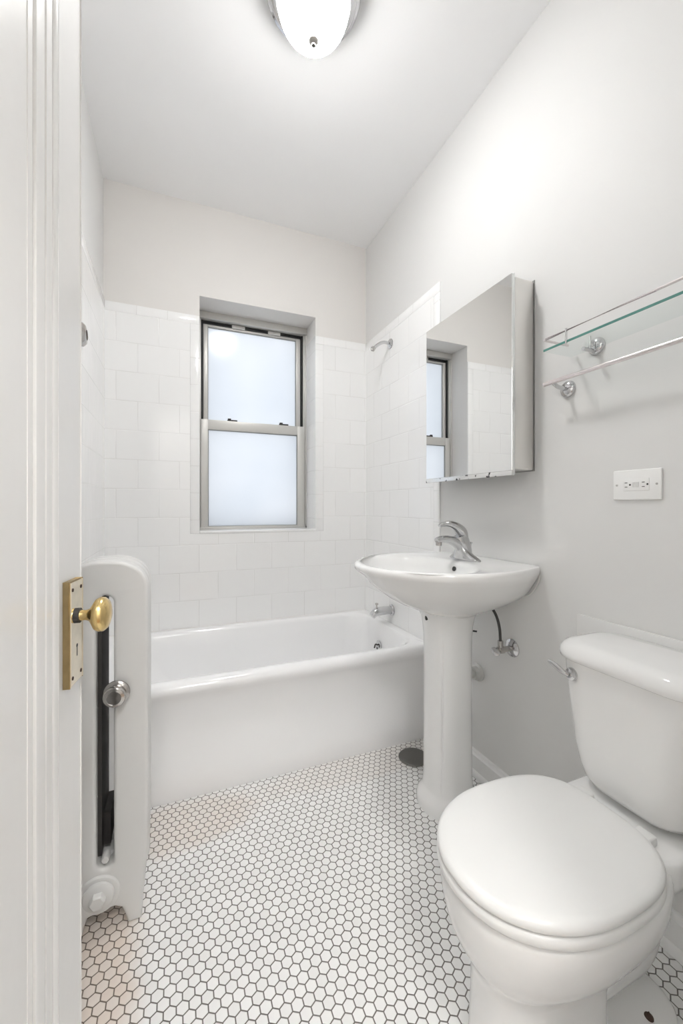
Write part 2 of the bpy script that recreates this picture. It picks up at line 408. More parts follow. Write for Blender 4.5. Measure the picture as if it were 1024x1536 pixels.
# baseboard on the right wall, with cap moulding and shoe
def bboard(name, y0, y1):
    prof = [(0, 0), (0.022, 0), (0.022, 0.012), (0.016, 0.024), (0.013, 0.026), (0.013, 0.080), (0.019, 0.083), (0.019, 0.090), (0.012, 0.094), (0.010, 0.102), (0.0, 0.105)]
    bm = new(); prism(bm, prof, lambda u, v, d: Vector((XR-u, d, v)), y0, y1)
    return part(name, bm, M['trim'], kind='structure', sharp=50)
bboard('baseboard_right', YF, 1.672)
# thin board on the wall behind the toilet tank
bm = new(); box(bm, XR-0.010, XR, 0.30, 0.897, 0.45, 0.794, 0.003)
part('trim_1', bm, M['wall'], kind='structure')
# door casing round the doorway (jambs)
bm = new()
box(bm, DX0-0.002, DX0+0.018, -0.07, YF+0.012, 0, DZ, 0.003); box(bm, DX1-0.018, DX1+0.002, -0.07, YF+0.012, 0, DZ, 0.003)
box(bm, DX0, DX1, -0.07, YF+0.012, DZ-0.018, DZ+0.002, 0.003)
box(bm, DX1-0.004, DX1+0.09, YF, YF+0.018, 0, DZ+0.09, 0.005); box(bm, DX0-0.058, DX1+0.09, YF, YF+0.018, DZ, DZ+0.09, 0.005)
part('trim_2', bm, M['trim'], kind='structure')

# ------------------------------------------------------------------ hallway behind the camera
HX0, HX1, HY0 = -0.95, 1.25, -1.45
bm = new(); box(bm, HX0-0.1, HX1+0.1, HY0-0.1, -0.06, -0.06, -0.001); part('floor_hall', bm, M['wood'], kind='structure', smooth=False)
bm = new(); box(bm, HX0-0.1, HX1+0.1, HY0-0.1, -0.06, ZC, ZC+0.08); part('ceiling_hall', bm, M['ceiling'], kind='structure', smooth=False)
bm = new(); box(bm, HX0-0.1, HX1+0.1, HY0-0.1, HY0, 0, ZC); part('wall_hall', bm, M['wall'], kind='structure', smooth=False)
bm = new(); box(bm, HX0-0.1, HX0, HY0, -0.06, 0, ZC); box(bm, HX0, XL-0.12, -0.10, -0.06, 0, ZC); part('wall_hall_left', bm, M['wall'], kind='structure', smooth=False)
bm = new(); box(bm, HX1, HX1+0.1, HY0, -0.06, 0, ZC); part('wall_hall_right', bm, M['wall'], kind='structure', smooth=False)

# ================================================================== WINDOW
win = thing('window_1', kind='structure', loc=(WX0, YB+0.17, WZ0))
FY = YB+0.178                       # room-side plane of the frame
bm = new()
box(bm, WX0, WX1, FY-0.004, FY+0.07, WZ1-0.042, WZ1, 0.002)            # head
box(bm, WX0, WX0+0.018, FY+0.012, FY+0.07, WZ0, WZ1-0.04, 0.001); box(bm, WX1-0.022, WX1, FY+0.012, FY+0.07, WZ0, WZ1-0.04, 0.001)
box(bm, WX0, WX1, FY, FY+0.07, WZ0-0.004, WZ0+0.012, 0.002)
box(bm, WX0-0.001, WX0+0.012, FY, FY+0.02, WZ0, WZ1-0.04, 0.001); box(bm, WX1-0.012, WX1+0.001, FY, FY+0.02, WZ0, WZ1-0.04, 0.001)
part('window_frame', bm, M['aluminium'], win)
bm = new()
box(bm, WX0+0.012, WX0+0.032, FY+0.030, FY+0.072, 1.64, WZ1-0.04); box(bm, WX1-0.034, WX1-0.010, FY+0.030, FY+0.072, 1.64, WZ1-0.04)
box(bm, WX0+0.02, WX1-0.02, FY+0.034, FY+0.06, WZ1-0.058, WZ1-0.04)
part('track_liner', bm, M['black'], win)
gx0, gx1 = 0.189, 0.757
def sash(name, y, z0, z1, zg0, zg1, xl, xr):
    bm = new(); t = 0.026
    box(bm, xl, gx0, y, y+t, z0, z1, 0.002); box(bm, gx1, xr, y, y+t, z0, z1, 0.002)
    box(bm, gx0-0.001, gx1+0.001, y, y+t, z0, zg0, 0.002); box(bm, gx0-0.001, gx1+0.001, y, y+t, zg1, z1, 0.002)
    o = part(name, bm, M['aluminium'], win)
    bm = new(); g = 0.004     # dark glazing gasket
    for a in ((gx0, gx0+g, zg0, zg1), (gx1-g, gx1, zg0, zg1), (gx0, gx1, zg1-g, zg1), (gx0, gx1, zg0, zg0+g*0.6)):
        box(bm, a[0], a[1], y+0.008, y+0.02, a[2], a[3])
    part('gasket', bm, M['aluminiumdark'], o, smooth=False)
    bm = new(); box(bm, gx0-0.003, gx1+0.003, y+0.013, y+0.016, zg0-0.003, zg1+0.003)
    part('frosted_pane', bm, M['frosted'], o, smooth=False)
    return o
low = sash('lower_sash', FY+0.004, WZ0+0.006, 1.666, WZ0+0.018, 1.606, 0.146, 0.806)
up = sash('upper_sash', FY+0.036, 1.63, WZ1-0.062, 1.655, 2.250, 0.163, 0.786)
for x in (0.335, 0.665):
    bm = new(); box(bm, x-0.030, x+0.030, FY+0.004, FY+0.022, 1.666, 1.6745, 0.002); box(bm, x-0.028, x-0.008, FY+0.004, FY+0.018, 1.6745, 1.682, 0.002)
    part('sash_latch', bm, M['iron'], low, label='small dark tilt latch')
for x in (0.375, 0.605):
    bm = new(); box(bm, x-0.040, x+0.040, FY+0.022, FY+0.038, WZ1-0.066, WZ1-0.045, 0.002)
    part('sash_stop', bm, M['aluminium'], win)
bm = new(); box(bm, WX0, WX1, YB-TT-0.004, FY, WZ0-0.014, WZ0, 0.003); part('window_sill', bm, M['trim'], win)

# ================================================================== DOOR (open, at the left)
DA = math.radians(8.0)
dd = Vector((math.sin(DA), math.cos(DA), 0))          # hinge -> free edge
dn = Vector((math.cos(DA), -math.sin(DA), 0))         # out of the visible face
DP = Vector((-0.162, 0.8775, 0))                      # free edge, visible face
def D(s, z, e=0.0): return DP - dd*s + dn*e + Vector((0, 0, z))
hinge = DP - dd*0.76
door = thing('door_1', kind='structure', loc=tuple(hinge), label='white painted panelled door standing open at the left, brass knob')
def dbox(bm, s0, s1, z0, z1, e0, e1, bev=0.0, seg=2):
    r = bmesh.ops.create_cube(bm, size=1.0); vs = r['verts']
    for v in vs:
        v.co = D(s0+(v.co.x+0.5)*(s1-s0), z0+(v.co.z+0.5)*(z1-z0), e0+(v.co.y+0.5)*(e1-e0))
    if bev > 0:
        bmesh.ops.bevel(bm, geom=list(set(x for v in vs for x in v.link_edges)), offset=bev, segments=seg, profile=0.5, affect='EDGES')
SW = 0.098
bm = new(); dbox(bm, 0, SW, 0.01, 2.11, -0.038, 0, 0.0025); dbox(bm, 0.76-SW, 0.76, 0.01, 2.11, -0.038, 0, 0.0025)
part('stile', bm, M['door'], door)
bm = new(); dbox(bm, SW, 0.76-SW, 0.01, 0.14, -0.038, 0, 0.001); dbox(bm, SW, 0.76-SW, 2.03, 2.11, -0.038, 0, 0.001)
part('rail', bm, M['door'], door)
bm = new(); dbox(bm, SW-0.005, 0.76-SW+0.005, 0.12, 2.05, -0.030, -0.0077)
part('door_panel', bm, M['door'], door)
# panel moulding: profile (s, e) mitred round the panel opening
mp = [(0, -0.001), (0.001, -0.0065), (0.003, -0.0065), (0.004, 0.003), (0.008, 0.0055), (0.0135, 0.004), (0.0165, 0.001), (0.0172, -0.005), (0.0198, -0.005), (0.0205, 0.001),
      (0.037, 0), (0.0375, -0.007), (0.0412, -0.007), (0.0418, -0.001), (0.060, -0.0015), (0.064, -0.003), (0.0646, -0.0095), (0.068, -0.0095), (0.069, -0.0065), (0.0795, -0.008), (0.080, -0.0165), (0.0855, -0.0165), (0.0862, -0.0098)]
bm = new()
rings = []
for s_, e_ in [(a, b*0.8) for a, b in mp]:
    rings.append([D(SW+s_, 0.14+s_, e_), D(0.76-SW-s_, 0.14+s_, e_), D(0.76-SW-s_, 2.03-s_, e_), D(SW+s_, 2.03-s_, e_)])
loft(bm, rings, False, False)
part('panel_moulding', bm, M['door'], door, sharp=28)
kp = 0.063
bm = new(); dbox(bm, 0.020, 0.0767, 0.826, 1.001, 0.0, 0.0092, 0.002, 2)
plate = part('lock_plate', bm, M['brassplate'], door, label='worn brass lock plate')
bm = new(); dbox(bm, 0.0215, 0.0752, 0.8275, 0.9995, 0.008, 0.0107, 0.0015, 2); part('plate_face', bm, M['platepaint'], plate, label='pale worn plate face')
for s_ in (0.029, 0.066):
    for z in (0.838, 0.988):
        bm = new(); lathe(bm, [(0, 0.010), (0.0032, 0.010), (0.0032, 0.0118), (0.0, 0.0122)], D(s_, z), dn, 12); part('screw', bm, M['rust'], plate)
bm = new(); lathe(bm, [(0, 0.0095), (0.0034, 0.0095), (0.0034, 0.0110), (0.0, 0.0110)], D(0.046, 0.888), dn, 14); dbox(bm, 0.0445, 0.0475, 0.870, 0.888, 0.0098, 0.0110)
part('keyhole', bm, M['slot'], plate)
bm = new(); lathe(bm, [(0, 0.010), (0.0125, 0.010), (0.0125, 0.014), (0.0105, 0.017), (0.0088, 0.0185), (0.0088, 0.024), (0.0085, 0.030), (0.0105, 0.036), (0.018, 0.041), (0.0265, 0.046), (0.0295, 0.052), (0.0290, 0.058), (0.024, 0.064), (0.014, 0.0675), (0.0, 0.0685)], D(kp, 0.944), dn, 40)
part('door_knob', bm, M['brass'], door, label='round brass door knob', sharp=60)
bm = new(); lathe(bm, [(0.0102, 0.013), (0.0128, 0.0135), (0.0128, 0.0215), (0.0098, 0.022)], D(kp, 0.944), dn, 24); part('knob_collar', bm, M['iron'], door)

# ================================================================== RADIATOR
RXC = -0.172; RHW = 0.104
rad = thing('radiator', 'white painted cast iron column radiator standing on floor between open door and bathtub', 'radiator', (RXC, 1.32, 0))
def rad_outline(feet):
    L, R_, T = RXC-RHW, RXC+RHW, 0.984
    pts = []
    r = 0.088
    for i in range(13):                                   # top right corner to top left
        a = math.radians(90*i/12); pts.append((R_-r+r*math.cos(a), T-0.075+0.075*math.sin(a)))
    for i in range(13):
        a = math.radians(90+90*i/12); pts.append((L+r+r*math.cos(a), T-0.075+0.075*math.sin(a)))
    if feet:
        pts += [(L, 0.20), (L+0.008, 0.10), (L+0.015, 0.04), (L+0.016, 0.0), (L+0.050, 0.0), (L+0.056, 0.024), (L+0.064, 0.046)]
        pts += [(RXC, 0.055)]
        pts += [(R_-0.080, 0.055), (R_-0.064, 0.046), (R_-0.056, 0.024), (R_-0.050, 0.0), (R_-0.016, 0.0), (R_-0.015, 0.04), (R_-0.008, 0.10), (R_, 0.20)]
    else:
        pts += [(L, 0.13), (L+0.02, 0.075), (L+0.06, 0.056), (RXC, 0.053), (R_-0.06, 0.056), (R_-0.02, 0.075), (R_, 0.13)]
    return pts
def slot_outline(hw=0.0165, z0=0.165, z1=0.892):
    pts = []
    for i in range(17):
        a = math.radians(180*i/16); pts.append((RXC+hw*math.cos(a), z1-hw+hw*math.sin(a)))
    for i in range(17):
        a = math.radians(180+180*i/16); pts.append((RXC+hw*math.cos(a), z0+hw+hw*math.sin(a)))
    return pts
def rad_section(name, yc, hd, feet):
    cu = bpy.data.curves.new('tmp', 'CURVE'); cu.dimensions = '2D'; cu.fill_mode = 'BOTH'
    bv = 0.010
    cu.extrude = hd-bv; cu.bevel_depth = bv; cu.bevel_resolution = 4; cu.offset = -bv
    for pts in (rad_outline(feet), slot_outline(0.0205)):
        sp = cu.splines.new('POLY'); sp.points.add(len(pts)-1); sp.use_cyclic_u = True
        for p, (u, v) in zip(sp.points, pts): p.co = (u, v, 0, 1)
    tmp = bpy.data.objects.new('tmp', cu); COL.objects.link(tmp)
    me = bpy.data.meshes.new_from_object(tmp)
    bm = new(); bm.from_mesh(me)
    bpy.data.objects.remove(tmp); bpy.data.curves.remove(cu); bpy.data.meshes.remove(me)
    for v in bm.verts: v.co = Vector((v.co.x, yc - v.co.z, v.co.y))
    bmesh.ops.remove_doubles(bm, verts=bm.verts, dist=1e-5)
    return part(name, bm, M['radiator'], rad, sharp=50)
secs = [rad_section('radiator_section', y, 0.026, f) for y, f in ((1.262, True), (1.318, False), (1.374, True))]
# hubs joining the sections, at top and bottom
bm = new(); lathe(bm, [(0.03, 0), (0.03, 0.13)], (RXC-0.01, 1.255, 0.105), (0, 1, 0), 24); part('connecting_hub', bm, M['radiator'], rad)
bm = new(); lathe(bm, [(0.03, 0), (0.03, 0.13)], (RXC-0.01, 1.255, 0.93), (0, 1, 0), 24); part('connecting_hub', bm, M['radiator'], rad)
# dark strips standing in for the shade inside the slot
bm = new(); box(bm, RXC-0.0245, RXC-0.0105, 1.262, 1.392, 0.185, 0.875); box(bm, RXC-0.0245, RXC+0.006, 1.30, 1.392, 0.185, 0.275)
part('slot_shade_strips', bm, M['iron'], rad, label='dark strips in place of shade inside the slot')
bm = new(); lathe(bm, [(0.0, 0.006), (0.008, 0.006), (0.010, 0.0), (0.010, -0.02), (0, -0.02)], (RXC, 1.250, 0.182), (0, -1, 0), 20)
part('casting_boss', bm, M['radiator'], rad)
# end plug
px_, pz_ = -0.186, 0.104
bm = new(); lathe(bm, [(0, 0.0), (0.050, 0.0), (0.050, 0.004), (0.047, 0.008), (0.040, 0.009), (0.038, 0.0085), (0.036, 0.014), (0.030, 0.017), (0.0, 0.017)], (px_, 1.238, pz_), (0, -1, 0), 40)
plug = part('end_plug', bm, M['radiator'], rad, label='round painted end plug')
bm = new(); lathe(bm, [(0, 0.012), (0.019, 0.012), (0.019, 0.030), (0.016, 0.033), (0, 0.033)], (px_, 1.238, pz_), (0, -1, 0), 6)
part('hex_head', bm, M['radiator'], plug, sharp=25)
# air vent
bm = new(); lathe(bm, [(0, -0.004), (0.010, -0.004), (0.010, 0.004), (0.029, 0.006), (0.032, 0.010), (0.032, 0.014), (0.029, 0.017), (0.024, 0.019), (0.025, 0.026), (0.0275, 0.034), (0.0275, 0.038), (0.025, 0.043), (0.018, 0.0455), (0.017, 0.0445), (0, 0.046)], (-0.141, 1.238, 0.636), (-0.12, -1, -0.06), 36)
part('air_vent', bm, M['nickel'], rad, label='round nickel air vent')

# ================================================================== BATHTUB
BX0, BX1, BY0, BY1, BZ = XL+0.003, XR-0.010, 1.672, YB-TT-0.002, 0.452
tub = thing('bathtub', 'white enamelled built-in bathtub with rolled front rim below the window', 'bathtub', ((BX0+BX1)/2, (BY0+BY1)/2, 0))
bm = new(); k = 10
R = []
for dy, z, r in ((0.006, 0.0, 0.004), (0.0, 0.02, 0.004), (0.004, 0.08, 0.004), (0.016, 0.16, 0.004), (0.024, 0.24, 0.004), (0.026, 0.31, 0.004), (0.020, 0.365, 0.004), (0.006, 0.395, 0.004), (-0.004, 0.410, 0.004), (-0.006, 0.425, 0.004), (0.000, 0.440, 0.004), (0.012, 0.449, 0.004), (0.026, BZ, 0.004)):
    R.append(rrect(BX0, BX1, BY0+dy, BY1, r, z, k))
for i0, ix0, ix1, iy1, z, r in ((0.044, 0.055, 0.045, 0.040, BZ+0.001, 0.10), (0.056, 0.066, 0.054, 0.050, BZ-0.004, 0.105), (0.066, 0.078, 0.062, 0.058, BZ-0.020, 0.11),
                       (0.076, 0.11, 0.070, 0.066, 0.36, 0.12), (0.088, 0.17, 0.082, 0.078, 0.24, 0.13), (0.105, 0.24, 0.10, 0.095, 0.13, 0.13), (0.13, 0.30, 0.13, 0.12, 0.085, 0.12), (0.18, 0.36, 0.18, 0.17, 0.072, 0.10)):
    R.append(rrect(BX0+ix0, BX1-ix1, BY0+i0, BY1-iy1, r, z, k))
loft(bm, R, True, True)
basin = part('tub_body', bm, M['enamel'], tub, sharp=60)
ov = (BX1-0.076, 2.086, 0.325)
bm = new(); lathe(bm, [(0, 0), (0.030, 0), (0.030, 0.004), (0.026, 0.008), (0.012, 0.010), (0, 0.010)], ov, (-1, 0, 0.12), 28); part('overflow_plate', bm, M['chrome'], tub, label='chrome overflow plate')
bm = new(); tube(bm, [(ov[0]-0.008, ov[1], ov[2]+0.006), (ov[0]-0.022, ov[1], ov[2]+0.012), (ov[0]-0.030, ov[1]-0.002, ov[2]-0.008)], 0.004, 8, 3); lathe(bm, [(0, 0), (0.007, 0), (0.007, 0.003), (0, 0.003)], (ov[0]-0.009, ov[1], ov[2]-0.012), (-1, 0, 0), 12)
part('drain_lever', bm, M['iron'], tub)
bm = new(); lathe(bm, [(0, 0), (0.032, 0), (0.030, 0.004), (0.0, 0.004)], (0.95, 2.05, 0.0722), (0, 0, 1), 28); part('drain_ring', bm, M['chrome'], tub)
bm = new(); tube(bm, [(BX0+0.01, BY1-0.004, BZ-0.001), (BX1-0.01, BY1-0.004, BZ-0.001)], 0.004, 8, 1, up=(0, 0, 1)); part('caulk_line', bm, M['caulk'], tub)

XT = XR-TT            # tiled face of the right wall
t = thing('tub_spout', 'short chrome bathtub spout on tiled right wall above tub rim', 'spout', (XT, 2.07, 0.53))
bm = new(); lathe(bm, [(0, 0), (0.032, 0), (0.032, 0.006), (0.026, 0.012), (0, 0.012)], (XT, 2.07, 0.53), (-1, 0, 0), 28); part('flange', bm, M['chrome'], t)
bm = new(); tube(bm, [(XT, 2.07, 0.53), (XT-0.06, 2.07, 0.531), (XT-0.105, 2.07, 0.526), (XT-0.130, 2.07, 0.505)], [0.023, 0.024, 0.024, 0.019], 20, 6); part('spout_body', bm, M['chrome'], t)
bm = new(); lathe(bm, [(0, 0), (0.004, 0), (0.004, 0.022), (0.009, 0.024), (0.009, 0.032), (0, 0.034)], (XT-0.100, 2.07, 0.545), (0, 0, 1), 18); part('diverter_knob', bm, M['nickel'], t)

t = thing('shower_arm', 'chrome shower arm sticking out high on tiled right wall', 'shower arm', (XT, 2.09, 2.09))
bm = new(); lathe(bm, [(0, 0), (0.030, 0), (0.029, 0.004), (0.020, 0.010), (0.012, 0.013), (0, 0.013)], (XT, 2.09, 2.085), (-1, 0, 0), 28); part('flange', bm, M['chrome'], t)
bm = new(); tube(bm, [(XT, 2.09, 2.085), (XT-0.04, 2.09, 2.088), (XT-0.075, 2.09, 2.072), (XT-0.112, 2.09, 2.040)], 0.0095, 14, 6); part('arm_pipe', bm, M['chrome'], t)
bm = new(); lathe(bm, [(0, 0), (0.011, 0), (0.014, 0.008), (0.014, 0.016), (0.009, 0.018), (0.007, 0.024), (0, 0.024)], (XT-0.106, 2.09, 2.046), (-0.75, 0, -0.66), 18); part('threaded_end', bm, M['nickel'], t)

t = thing('wall_flange', 'small grey rounded bracket high on tiled left wall, half hidden by the door edge', 'bracket', (XL+TT, 1.862, 1.80))
bm = new(); lathe(bm, [(0, 0), (0.045, 0), (0.045, 0.006), (0.036, 0.016), (0.020, 0.020), (0.020, 0.012), (0, 0.012)], (XL+TT, 1.842, 1.800), (1, 0, 0), 32); part('flange_plate', bm, M['nickel'], t)

# ================================================================== FLOOR DRAIN PLATE
t = thing('floor_plate', 'round dull steel cover plate on hexagon floor between bathtub and sink pedestal', 'floor plate', (0.993, 1.563, 0))
bm = new(); lathe(bm, [(0, 0.0), (0.064, 0.0), (0.066, 0.002), (0.066, 0.006), (0.063, 0.009), (0.02, 0.010), (0, 0.010)], (0.993, 1.563, 0), (0, 0, 1), 48); part('cover_disc', bm, M['drain'], t)
bm = new(); lathe(bm, [(0.0655, 0.001), (0.0675, 0.001), (0.0675, 0.0045), (0.0655, 0.0045)], (0.993, 1.563, 0), (0, 0, 1), 48); part('rim_ring', bm, M['nickel'], t)

# ================================================================== PEDESTAL SINK
SY = 1.285; SZ = 0.923
sink = thing('pedestal_sink', 'white porcelain pedestal sink against grey wall below mirror cabinet', 'sink', (0.97, SY, 0))
half = catmull([(0.600, 0.0, 0), (0.612, 0.075, 0), (0.650, 0.150, 0), (0.715, 0.222, 0), (0.80, 0.280, 0), (0.895, 0.308, 0), (0.985, 0.308, 0), (1.075, 0.287, 0), (1.150, 0.258, 0), (1.170, 0.248, 0)], 5)
half = [(p.x, max(p.y, 0)) for p in half] + [(1.174, 0.238), (1.174, 0.16), (1.174, 0.08)]
out2 = [(x, y) for x, y in half] + [(1.174, 0.0)] + [(x, -y) for x, y in reversed(half[1:])]
NS = len(out2)
def sring(z, fx, bx, sy, dy=0.0):
    return [Vector((fx+(x-0.600)/(1.174-0.600)*(bx-fx), SY+y*sy, z)) for x, y in out2]
def inner(z, cx, rx, ry, n=2.3):
    r = []
    for x, y in out2:
        a = math.atan2(y/0.31, (x-0.885)/0.288)
        c, s = math.cos(a), math.sin(a)
        r.append(Vector((cx+rx*math.copysign(abs(c)**(2/n), c), SY+ry*math.copysign(abs(s)**(2/n), s), z)))
    return r
def mixr(a, b, t): return [p.lerp(q, t) for p, q in zip(a, b)]
bm = new()
low_ring = inner(0.722, 0.968, 0.098, 0.094)
R = [low_ring,
     mixr(sring(0.735, 0.865, 1.072, 0.36), inner(0.735, 0.968, 0.105, 0.10), 0.6),
     sring(0.750, 0.822, 1.10, 0.45), sring(0.769, 0.777, 1.135, 0.56), sring(0.793, 0.732, 1.16, 0.68), sring(0.822, 0.692, 1.172, 0.80),
     sring(0.850, 0.657, 1.174, 0.87), sring(0.876, 0.637, 1.174, 0.945), sring(0.893, 0.613, 1.174, 0.985), sring(0.903, 0.601, 1.174, 1.0), sring(0.913, 0.599, 1.174, 1.003),
     sring(0.920, 0.603, 1.174, 0.997), sring(0.9235, 0.610, 1.172, 0.985), sring(0.9235, 0.622, 1.168, 0.965),
     inner(0.9210, 0.829, 0.188, 0.264, 2.4),
     inner(0.917, 0.826, 0.176, 0.255), inner(0.908, 0.824, 0.168, 0.246), inner(0.885, 0.826, 0.158, 0.230), inner(0.850, 0.835, 0.138, 0.200), inner(0.815, 0.85, 0.105, 0.150), inner(0.795, 0.86, 0.065, 0.09), inner(0.788, 0.865, 0.025, 0.03)]
loft(bm, R, True, True)
basin_o = part('sink_basin', bm, M['porcelain'], sink, sharp=70)
bm = new(); lathe(bm, [(0, -0.002), (0.009, -0.002), (0.009, 0.0015), (0.0075, 0.0015), (0, -0.001)], (0.9815, SY-0.022, 0.894), (-1, 0, 0.25), 20); part('overflow_hole', bm, M['slot'], basin_o, label='dark overflow hole')
bm = new(); lathe(bm, [(0, 0), (0.022, 0), (0.020, 0.003), (0.0, 0.003)], (0.865, SY, 0.788), (0, 0, 1), 24); part('drain_ring', bm, M['chrome'], basin_o)
# pedestal
def pring(z, hx, hy, groove, n=2.6, cx=0.968):
    r = []; N = 180
    for i in range(N):
        a = 2*PI*i/N; c, s = math.cos(a), math.sin(a)
        d = min(abs((math.degrees(a)-g+180) % 360-180) for g in (222, 138))
        gr = 1 - groove*math.exp(-(d/2.6)**2)
        r.append(Vector((cx+hx*gr*math.copysign(abs(c)**(2/n), c), SY+hy*gr*math.copysign(abs(s)**(2/n), s), z)))
    return r
bm = new(); R = []
for z, hx, hy, gv, n in ((0, 0.114, 0.107, 0, 2.3), (0.022, 0.115, 0.108, 0, 2.3), (0.040, 0.112, 0.105, 0, 2.3), (0.052, 0.102, 0.095, 0, 2.4), (0.062, 0.093, 0.087, 0, 2.6), (0.075, 0.089, 0.083, 0, 2.6), (0.12, 0.086, 0.081, 0.065, 2.6),
                     (0.3, 0.085, 0.080, 0.065, 2.6), (0.5, 0.0845, 0.0795, 0.065, 2.6), (0.60, 0.085, 0.080, 0.045, 2.6), (0.64, 0.086, 0.081, 0.0, 2.6), (0.68, 0.090, 0.085, 0, 2.5), (0.712, 0.097, 0.092, 0, 2.4), (0.735, 0.106, 0.100, 0, 2.3)):
    R.append(pring(z, hx, hy, gv, n))
loft(bm, R, True, True)
part('pedestal', bm, M['porcelain'], sink, sharp=60)
bm = new(); lathe(bm, [(0, -0.004), (0.006, -0.004), (0.006, 0.002), (0, 0.002)], (0.8695, SY-0.004, 0.714), (-1, 0, -0.05), 16, sx=1.5); part('fixing_hole', bm, M['slot'], sink)
bm = new()
tube(bm, [(1.172, SY-0.245, 0.895), (1.172, SY-0.236, 0.86), (1.172, SY-0.20, 0.815), (1.17, SY-0.15, 0.80)], 0.0025, 8, 4); part('caulk_line', bm, M['caulk'], sink)

# faucet
f = thing('sink_faucet', 'chrome single-lever faucet on the pedestal sink deck', 'faucet', (1.055, SY, SZ))
bm = new(); R = []
for z, hx, hy in ((0.921, 0.030, 0.080), (0.927, 0.031, 0.081), (0.933, 0.028, 0.074), (0.946, 0.025, 0.050), (0.962, 0.023, 0.030), (0.980, 0.022, 0.024)):
    R.append([Vector((1.052-(z-0.92)*0.35+hx*math.copysign(abs(math.cos(a))**0.8, math.cos(a)), SY+hy*math.copysign(abs(math.sin(a))**0.9, math.sin(a)), z)) for a in [2*PI*i/40 for i in range(40)]])
loft(bm, R); part('base_plate', bm, M['faucetchrome'], f, sharp=60)
bm = new(); tube(bm, [(1.052, SY, 0.935), (1.045, SY, 0.965), (1.034, SY, 0.997), (1.026, SY, 1.018)], [0.027, 0.030, 0.030, 0.026], 24, 5); part('faucet_body', bm, M['faucetchrome'], f)
bm = new(); tube(bm, [(1.045, SY, 0.955), (1.012, SY, 0.988), (0.975, SY, 1.003), (0.940, SY, 1.006), (0.918, SY, 1.001)], [0.022, 0.023, 0.0185, 0.0155, 0.0135], 20, 6, flat=0.85); part('spout', bm, M['faucetchrome'], f)
bm = new(); lathe(bm, [(0, 0), (0.0105, 0), (0.0115, 0.004), (0.0115, 0.016), (0.009, 0.018), (0, 0.018)], (0.928, SY, 0.982), (0, 0, 1), 20); part('aerator', bm, M['nickel'], f)
bm = new(); tube(bm, [(1.040, SY, 1.010), (1.030, SY, 1.034), (1.006, SY, 1.053), (0.975, SY, 1.063), (0.945, SY, 1.062), (0.930, SY, 1.056)], [0.026, 0.028, 0.023, 0.016, 0.011, 0.008], 20, 6, flat=0.75); part('lever_handle', bm, M['faucetchrome'], f)
bm = new(); tube(bm, [(1.075, SY, 0.94), (1.080, SY, 0.985)], 0.0028, 8, 1); lathe(bm, [(0, 0), (0.006, 0.001), (0.006, 0.006), (0, 0.008)], (1.080, SY, 0.984), (0, 0, 1), 14); part('lift_rod', bm, M['chrome'], f)

# plumbing on the wall under the sink
v = thing('stop_valve', 'chrome water stop valve with oval handle on wall right of the pedestal', 'valve', (XR, 1.169, 0.597))
bm = new(); lathe(bm, [(0, 0), (0.034, 0), (0.033, 0.004), (0.024, 0.010), (0.014, 0.013), (0, 0.013)], (XR, 1.169, 0.597), (-1, 0, 0), 32); part('escutcheon', bm, M['chrome'], v)
bm = new(); tube(bm, [(XR-0.005, 1.169, 0.597), (XR-0.075, 1.169, 0.597)], 0.0105, 14, 1); lathe(bm, [(0, 0), (0.014, 0), (0.014, 0.022), (0, 0.022)], (XR-0.045, 1.169, 0.597), (-1, 0, 0), 8); tube(bm, [(XR-0.058, 1.169, 0.597), (XR-0.058, 1.169, 0.632)], 0.010, 12, 1); part('valve_body', bm, M['nickel'], v)
bm = new(); lathe(bm, [(0, 0), (0.006, 0), (0.006, 0.008), (0.017, 0.010), (0.019, 0.014), (0.017, 0.019), (0, 0.021)], (XR-0.072, 1.169, 0.597), (-1, -0.35, 0), 24, sx=0.75); part('valve_handle', bm, M['chrome'], v)
h = thing('supply_hose', 'thin dark water hose curving from stop valve up behind the sink bowl', 'hose', (XR-0.058, 1.169, 0.63))
bm = new(); tube(bm, [(XR-0.058, 1.169, 0.628), (XR-0.060, 1.172, 0.68), (XR-0.070, 1.182, 0.73), (XR-0.092, 1.205, 0.775), (XR-0.110, 1.225, 0.81)], 0.0052, 10, 8); part('hose_tube', bm, M['rubberhose'], h)
d = thing('drain_pipe', 'pale drain pipe entering wall behind the sink pedestal', 'pipe', (XR, 1.355, 0.436))
bm = new(); tube(bm, [(XR, 1.355, 0.436), (XR-0.10, 1.355, 0.436)], 0.019, 20, 1); part('pipe', bm, M['pvc'], d)
bm = new(); lathe(bm, [(0, 0), (0.036, 0), (0.036, 0.006), (0.028, 0.012), (0.026, 0.03), (0, 0.03)], (XR, 1.355, 0.436), (-1, 0, 0), 28); part('flange', bm, M['pvc'], d)
w = thing('pivot_rod', 'tiny dark rod end poking out beside the pedestal above the drain pipe', 'rod', (1.112, 1.288, 0.633))
bm = new(); tube(bm, [(1.050, 1.320, 0.641), (1.112, 1.288, 0.633)], 0.0035, 8, 1); part('rod', bm, M['black'], w)

